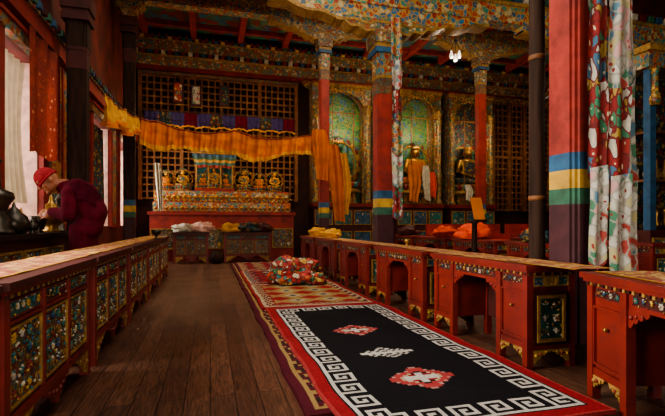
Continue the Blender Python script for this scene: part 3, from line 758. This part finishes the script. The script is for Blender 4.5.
b=MB(); b.lathe([(.16,0),(.05,.05),(.04,1.0),(.1,1.05)],(4.05,6.2,0),M_dwood,10); b.add([(3.95,6.05,1.05),(4.15,6.05,1.05),(4.17,6.2,1.42),(3.97,6.2,1.42)],[(0,1,2,3)],M_orange); b.box(3.94,4.16,6.02,6.06,1.03,1.07,M_dwood); b.build('book_stand')
b=MB(); b.lathe([(.1,0),(.17,.06),(.19,.16),(.15,.28),(.12,.3),(.13,.33)],(.15,11.6,0),M_dwood,18); b.build('iron_pot')

b=MB()
for i,(dx,dz) in enumerate(((-.08,0),(0.02,-.06),(.11,.02))):
    x=5.1+dx; z=4.62+dz
    b.tube([(5.1,8.55,5.9),(5.1,8.55,5.0),(x,8.55,z+.16)],.006,M_dwood); b.lathe([(.015,.12),(.02,.08),(.035,.05),(.045,0),(.032,-.04),(.005,-.05)],(x,8.55,z),M_glass,12)
b.tube([(5.1,6.95,5.9),(5.1,8.55,5.9)],.01,M_dwood)
b.build('pendant_lamp')

# ---------------------------------------------------------------- banners
def hbanner(x,y,z0,z1,w,m,rz,name,tiers=5,seed=0):
    b=MB(); b.M=Matrix.Translation((x,y,0))@Matrix.Rotation(rz,4,'Z')
    H=z1-z0
    for k in range(tiers):
        za=z1-H*k/tiers; zb2=z1-H*(k+1)/tiers-.06
        def fn(u,v,k=k,za=za,zb2=zb2):
            tip=(.5-abs(u-.5))*.16*(v**3)
            return ((u-.5)*w*(1+.05*sin(k*2+v*2)),-.008*k-.012*sin(u*pi*3+k)-.012*sin(v*4+seed),za+(zb2-za)*v-tip+.01*sin(k+u*3))
        b.grid(fn,14,16,m[k%len(m)])
        b.grid(lambda u,v,fn=fn:tuple(Vector(fn(u,1))+Vector((0,-.003,-.02*v))),14,1,M_red if k%2 else M_green)
    return b.build(name)
hbanner(2.73,2.63,.80,4.5,.13,[M_ban2,M_ban2,M_ban1],-.25,'silk_banner',6,1)
hbanner(2.84,2.55,.72,4.5,.15,[M_ban1,M_ban2,M_ban1],-.2,'printed_banner',6,2)
hbanner(2.98,2.60,.62,4.5,.13,[M_ban1],-.1,'printed_banner',5,3)
hbanner(2.62,2.65,3.0,4.5,.1,[M_ban2],-.1,'silk_banner',2,5)
hbanner(2.87,6.56,1.2,4.3,.18,[M_o3,M_ban1,M_ban2],.0,'silk_banner',6,4)

b=MB(); X,Y=6.8,5.5
rng=random.Random(21)
b.box(X,X+1.6,Y,Y+.5,0,.9,M_dred); b.box(X,X+1.6,Y+.42,Y+.5,.9,3.6,M_ob)
for k in range(3):
    F=lambda u,v,q,c=X+.27+.53*k:(c+u,Y-q,.5+v); relief(b,F,.42,.5,M_o1,CC,rng); frame(b,F,.42,.5,.03,.03,M_goldp)
for xx in (X,X+.75,X+1.5): b.box(xx,xx+.12,Y,Y+.12,.9,3.5,M_blue); b.lathe([(.07,0),(.09,.1),(.05,.2),(.05,.5),(.09,.6)],(xx+.06,Y-.03,2.9),M_goldo,10)
b.box(X-.1,X+1.7,Y-.06,Y+.5,3.5,3.75,M_o2); b.box(X-.15,X+1.75,Y-.12,Y+.5,3.75,3.85,M_goldp)
b.box(X+.12,X+1.5,Y+.1,Y+.42,1.7,1.74,M_brown); b.box(X+.12,X+1.5,Y+.1,Y+.42,2.5,2.54,M_brown)
for k in range(7): b.lathe([(.05,0),(.08,.1),(.03,.2),(.06,.3),(.01,.4)],(X+.25+.19*k,Y+.25,.9),M_brass,8); b.lathe([(.05,0),(.08,.1),(.03,.2),(.01,.35)],(X+.25+.19*k,Y+.25,1.74),M_goldp,8)
b.build('shrine_cabinet')

# ---------------------------------------------------------------- left: brocade, curtain, counter, vessels
b=MB(); b.grid(lambda u,v:(XL+.17+.02*sin(u*18),5.62+1.1*u,3.2-1.4*v+.03*sin(u*9)*v),50,20,M_bro); b.tube([(XL+.17,5.6,3.21),(XL+.17,6.76,3.21)],.012,M_dwood); b.build('brocade_hanging')
M_cur=mat('white_curtain','#a89478',.9,var=.15,tr=.3)
b=MB(); b.grid(lambda u,v:(XL-.1+.04*sin(u*30)*(.4+v),5.55+.75*u*(1-.25*sin(v*3)),2.95-1.7*v),50,20,M_cur); b.build('window_curtain')
b=MB(); b.grid(lambda u,v:(XL-.08+.04*sin(u*36)*(.4+v),9.0+1.3*u,2.95-1.9*v),70,16,M_ob); b.build('window_curtain')
b=MB(); b.box(XL+.07,-1.74,3.7,6.5,.0,.85,M_dred); b.box(XL+.065,-1.7,3.68,6.52,.85,.9,M_dwood)
for k in range(4):
    F=lambda u,v,q,c=4.0+.6*k:(-1.74+q,c+u,.5+v); relief(b,F,.5,.45,M_o1,CC,random.Random(k)); frame(b,F,.5,.45,.02,.02,M_goldp)
b.build('offering_counter')
def vessel(x,y,s,m,kind):
    b=MB()
    if kind==0: b.lathe([(.09,0),(.1,.02),(.06,.05),(.12,.12),(.14,.2),(.1,.27),(.06,.29),(.07,.33),(.03,.36),(.02,.42),(.005,.46)],(0,0,0),m,18)
    elif kind==1: b.lathe([(.12,0),(.12,.03),(.09,.05),(.1,.12),(.07,.14),(.08,.2),(.12,.26),(.11,.3),(.04,.33),(.035,.5),(.05,.52),(.02,.56),(.004,.62)],(0,0,0),m,18)
    else:
        b.lathe([(.08,0),(.13,.04),(.15,.12),(.12,.2),(.07,.23),(.05,.27),(.02,.3),(.015,.33),(.003,.35)],(0,0,0),m,18)
        b.tube([(0,-.12,.1),(0,-.2,.16),(0,-.22,.24)],[.02,.014,.01],m,8); b.tube([(0,.1,.2),(0,.17,.2),(0,.18,.12),(0,.13,.08)],.01,m,8)
    b.v=[Vector((x,y,.9))+p*s for p in b.v]
    return b.build(('brass_urn','silver_stupa','teapot')[kind])
vessel(-1.9,4.72,1.3,M_silver,1); vessel(-1.86,5.03,.9,M_silver,2); vessel(-1.92,5.36,.6,M_brass,0); vessel(-1.78,5.26,.4,M_silver,0); vessel(-1.88,6.15,1.0,M_brass,0); vessel(-1.88,6.4,.8,M_silver,1)
b=MB(); b.lathe([(.05,0),(.06,.01),(.03,.03),(.07,.08),(.085,.16),(.08,.19),(.07,.17),(.05,.1)],(-1.87,5.7,.9),M_silver,18); b.build('offering_pot')
b=MB(); b.lathe([(.05,0),(.02,.02),(.02,.05),(.06,.08),(.08,.14),(.075,.14),(.05,.1)],(-.79,7.2,.772),M_silver,16); b.build('silver_cup')
b=MB()
for yy in (4.9,7.9): b.lathe([(.03,0),(.015,.015),(.015,.03),(.035,.05),(.04,.08)],(2.28,yy,.735),M_brass,14)
b.build('butter_lamps')

# ---------------------------------------------------------------- monk
E=bpy.data.objects.new('monk',None); COL.objects.link(E); E.location=(-1.4,5.7,0)
def child(b,name,vox=None,sm=3):
    o=b.build(name,recenter=False); o.location=Vector((0,0,0)); o.parent=E; o.matrix_parent_inverse=Matrix.Translation((1.4,-5.7,0))
    if vox:
        r=o.modifiers.new('r','REMESH'); r.mode='VOXEL'; r.voxel_size=vox; r.use_smooth_shade=True
        s=o.modifiers.new('s','SMOOTH'); s.factor=.5; s.iterations=sm
    return o
b=MB(); m=M_robe; Y0=5.7
b.limb((-1.36,Y0-.06,.95),(-1.32,Y0,1.14),.14,.155,m); b.limb((-1.36,Y0+.06,.95),(-1.32,Y0,1.14),.14,.155,m)
b.limb((-1.32,Y0-.05,1.14),(-1.42,Y0-.06,1.34),.155,.155,m); b.limb((-1.32,Y0+.05,1.14),(-1.42,Y0+.06,1.34),.155,.155,m)
b.limb((-1.46,Y0-.1,1.36),(-1.46,Y0+.1,1.36),.14,.14,m); b.limb((-1.48,Y0,1.39),(-1.62,Y0,1.42),.135,.08,m)
for sg in (-1,1):
    b.limb((-1.5,Y0+sg*.17,1.34),(-1.5,Y0+sg*.25,1.09),.095,.075,m); b.limb((-1.5,Y0+sg*.25,1.09),(-1.68,Y0+sg*.15,1.13),.07,.06,m)
prof=[(.15,1.0),(.155,.9),(.155,.7),(.17,.45),(.18,.2),(.175,.16)]
vs=[];fs=[];sg_=36
for r_,z in prof:
    for k in range(sg_):
        a=2*pi*k/sg_; rr=r_*(1+.05*sin(9*a)*(1.1-z)); vs.append((-1.41+rr*.95*cos(a),Y0+rr*1.15*sin(a),z))
for i in range(len(prof)-1):
    for k in range(sg_): fs.append((i*sg_+k,i*sg_+(k+1)%sg_,(i+1)*sg_+(k+1)%sg_,(i+1)*sg_+k))
fs.append(tuple(range(sg_))); fs.append(tuple((len(prof)-1)*sg_+k for k in range(sg_)))
b.add(vs,fs,m,True)
child(b,'robe',.014,4)
b=MB()
def shawl(u,v):
    a=2*pi*u
    c=Vector((-1.41,Y0,1.23)); ex=Vector((1,0,0)); ey=Vector((0,.62,-.30))
    rx=.188+.006*sin(a*7+v*8); p=c+ex*(rx*cos(a))+ey*(.42*sin(a))
    p.z+=.11*(v-.5)*2+.02*sin(a*3); p.x+=-.03*sin(a)*1.0-.1*(p.z-1.23)
    return p
b.grid(shawl,60,12,M_shawl); o=child(b,'shawl'); so=o.modifiers.new('t','SOLIDIFY'); so.thickness=.015
b=MB()
for sg in (-1,1):
    b.limb((-1.42,Y0+sg*.09,.2),(-1.42,Y0+sg*.09,.08),.05,.045,M_skin); b.limb((-1.4,Y0+sg*.09,.045),(-1.56,Y0+sg*.1,.035),.045,.033,M_dwood)
child(b,'feet',.01,2)
HM=Matrix.Translation((-1.765,Y0-.03,1.485))@Matrix.Rotation(radians(-42),4,'Y')@Matrix.Rotation(radians(22),4,'Z')@Matrix.Scale(1.1,4)
b=MB(); b.M=HM; m=M_skin
b.ell((.01,0,.02),(.098,.076,.1),m,24,16); b.ell((-.03,0,-.045),(.062,.056,.07),m,20,14)
b.ell((-.075,0,-.095),(.022,.026,.02),m,12,8)
b.limb((-.088,0,.012),(-.112,0,-.022),.009,.014,m,10); b.ell((-.1,.012,-.026),.009,m,8,6); b.ell((-.1,-.012,-.026),.009,m,8,6)
b.limb((-.086,-.045,.03),(-.092,.045,.03),.012,.012,m,8)
b.ell((-.088,0,-.055),(.012,.026,.008),m,10,6); b.ell((-.084,0,-.066),(.012,.022,.008),m,10,6)
for sg in (-1,1):
    b.ell((.01,sg*.078,-.015),(.02,.01,.032),m,10,8); b.ell((-.06,sg*.042,-.03),(.026,.02,.026),m,10,8)
b.limb((.03,0,-.06),(.1,0,-.12),.052,.056,m,14)
child(b,'head',.0045,2)
b=MB(); b.M=HM
for sg in (-1,1):
    b.ell((-.083,sg*.031,.008),(.009,.014,.008),M_white,10,8); b.ell((-.091,sg*.031,.007),(.004,.006,.006),M_hair,8,6)
    b.tube([(-.097,sg*.014,.03),(-.098,sg*.032,.036),(-.085,sg*.05,.03)],.004,M_hair,6)
child(b,'eyes')
b=MB(); b.M=HM@Matrix.Rotation(radians(-12),4,'Y')
def capf(u,v):
    a=2*pi*u; th=v*pi*.56
    k=1.0+.015*sin(a*20)
    return (.015+.112*sin(th)*cos(a)*k,.088*sin(th)*sin(a)*k,.03+.112*cos(th))
b.grid(capf,48,14,M_cap); b.tube([Vector(capf(i/40,1))+Vector((0,0,.004)) for i in range(41)],.012,M_cap,8); child(b,'cap')
for sg,nm in ((-1,'left_hand'),(1,'right_hand')):
    b=MB(); w=Vector((-1.68,Y0+sg*.15,1.12)); c=w+Vector((-.07,-sg*.035,-.02)); m=M_skin
    b.limb(w,w+Vector((-.03,-sg*.01,0)),.032,.026,m,12); b.ell(c,(.05,.022,.042),m,14,10,Matrix.Rotation(sg*.45,3,'Z'))
    for k,L in enumerate((.036,.042,.039,.03)):
        z=c.z+.03-.021*k; p=Vector((c.x-.035,c.y-sg*.02,z)); q=p+Vector((-L*.9,-sg*.012,-.004)); r_=q+Vector((-L*.45,-sg*L*.6,-.008)); t_=r_+Vector((.002,-sg*L*.55,-.006))
        b.limb(p,q,.0095,.009,m,8); b.limb(q,r_,.009,.008,m,8); b.limb(r_,t_,.008,.007,m,8)
    p=Vector((c.x+.015,c.y-sg*.01,c.z+.035)); q=p+Vector((-.03,-sg*.025,.015)); b.limb(p,q,.012,.010,m,8); b.limb(q,q+Vector((-.02,-sg*.025,-.004)),.010,.008,m,8)
    child(b,nm,.0035,1)

# ---------------------------------------------------------------- lights
def area(name,loc,rot,sx,sy,p,col):
    l=bpy.data.lights.new(name,'AREA'); l.shape='RECTANGLE'; l.size=sx; l.size_y=sy; l.energy=p; l.color=col
    o=bpy.data.objects.new(name,l); COL.objects.link(o); o.location=loc; o.rotation_euler=rot; return o
for i,((a,c),p) in enumerate(zip(wins,(620,85,80,150))):
    area('window_daylight',(XL-.7,(a+c)/2,2.05),(0,-pi/2,0),2.0,c-a,p,(1,.95,.88))
area('skylight',((sx0+sx1)/2,(sy0+sy1)/2,ZC+.45),(0,0,0),3.6,5.0,250,(1,.93,.82))
area('skylight',((tx0+tx1)/2,(ty0+ty1)/2,ZC+.45),(radians(25),0,0),9.2,1.5,420,(1,.84,.62))  # added fill light above the back bay, brightens the swag
area('door_daylight',(1.4,YN-.4,1.8),(radians(90),0,0),3.8,3.4,240,(1,.92,.80))
def pt(loc,p,r=.06,col=(1,.68,.38)):
    l=bpy.data.lights.new('warm_light','POINT'); l.energy=p; l.shadow_soft_size=r; l.color=col
    o=bpy.data.objects.new('warm_point_light',l); COL.objects.link(o); o.location=loc
for x in (4.0,6.62,8.6): pt((x,13.1,4.0),34,.06,(1,.82,.55))
for x in (-.8,1.6): pt((x,12.2,3.4),42,.1)
pt((10.8,12.4,3.5),30); pt((5.1,8.5,4.3),55,.1,(1,.8,.58)); pt((8.5,7.5,3.2),28,.1)
pt((1.2,3.4,3.7),40,.12,(1,.84,.62)); pt((5.0,4.4,3.5),40,.12,(1,.82,.62)); pt((4.8,11.8,5.2),30,.1,(1,.8,.55))  # first two are unseen fills added to brighten the painted beams

w=bpy.data.worlds.new('World'); S.world=w; w.use_nodes=True
bg=w.node_tree.nodes['Background']; sky=w.node_tree.nodes.new('ShaderNodeTexSky'); sky.sky_type='HOSEK_WILKIE'
sky.sun_direction=(-.6,.2,.7)
w.node_tree.links.new(sky.outputs[0],bg.inputs[0]); bg.inputs[1].default_value=.8

cam=bpy.data.cameras.new('camera'); cam.lens=24; cam.sensor_width=36; cam.shift_y=.024; cam.clip_start=.05
co=bpy.data.objects.new('camera',cam); COL.objects.link(co); co.location=(0,0,1); co.rotation_euler=(pi/2,0,radians(-15.4)); S.camera=co
S.view_settings.view_transform='AgX'
try: S.view_settings.look='AgX - Medium High Contrast'
except: pass
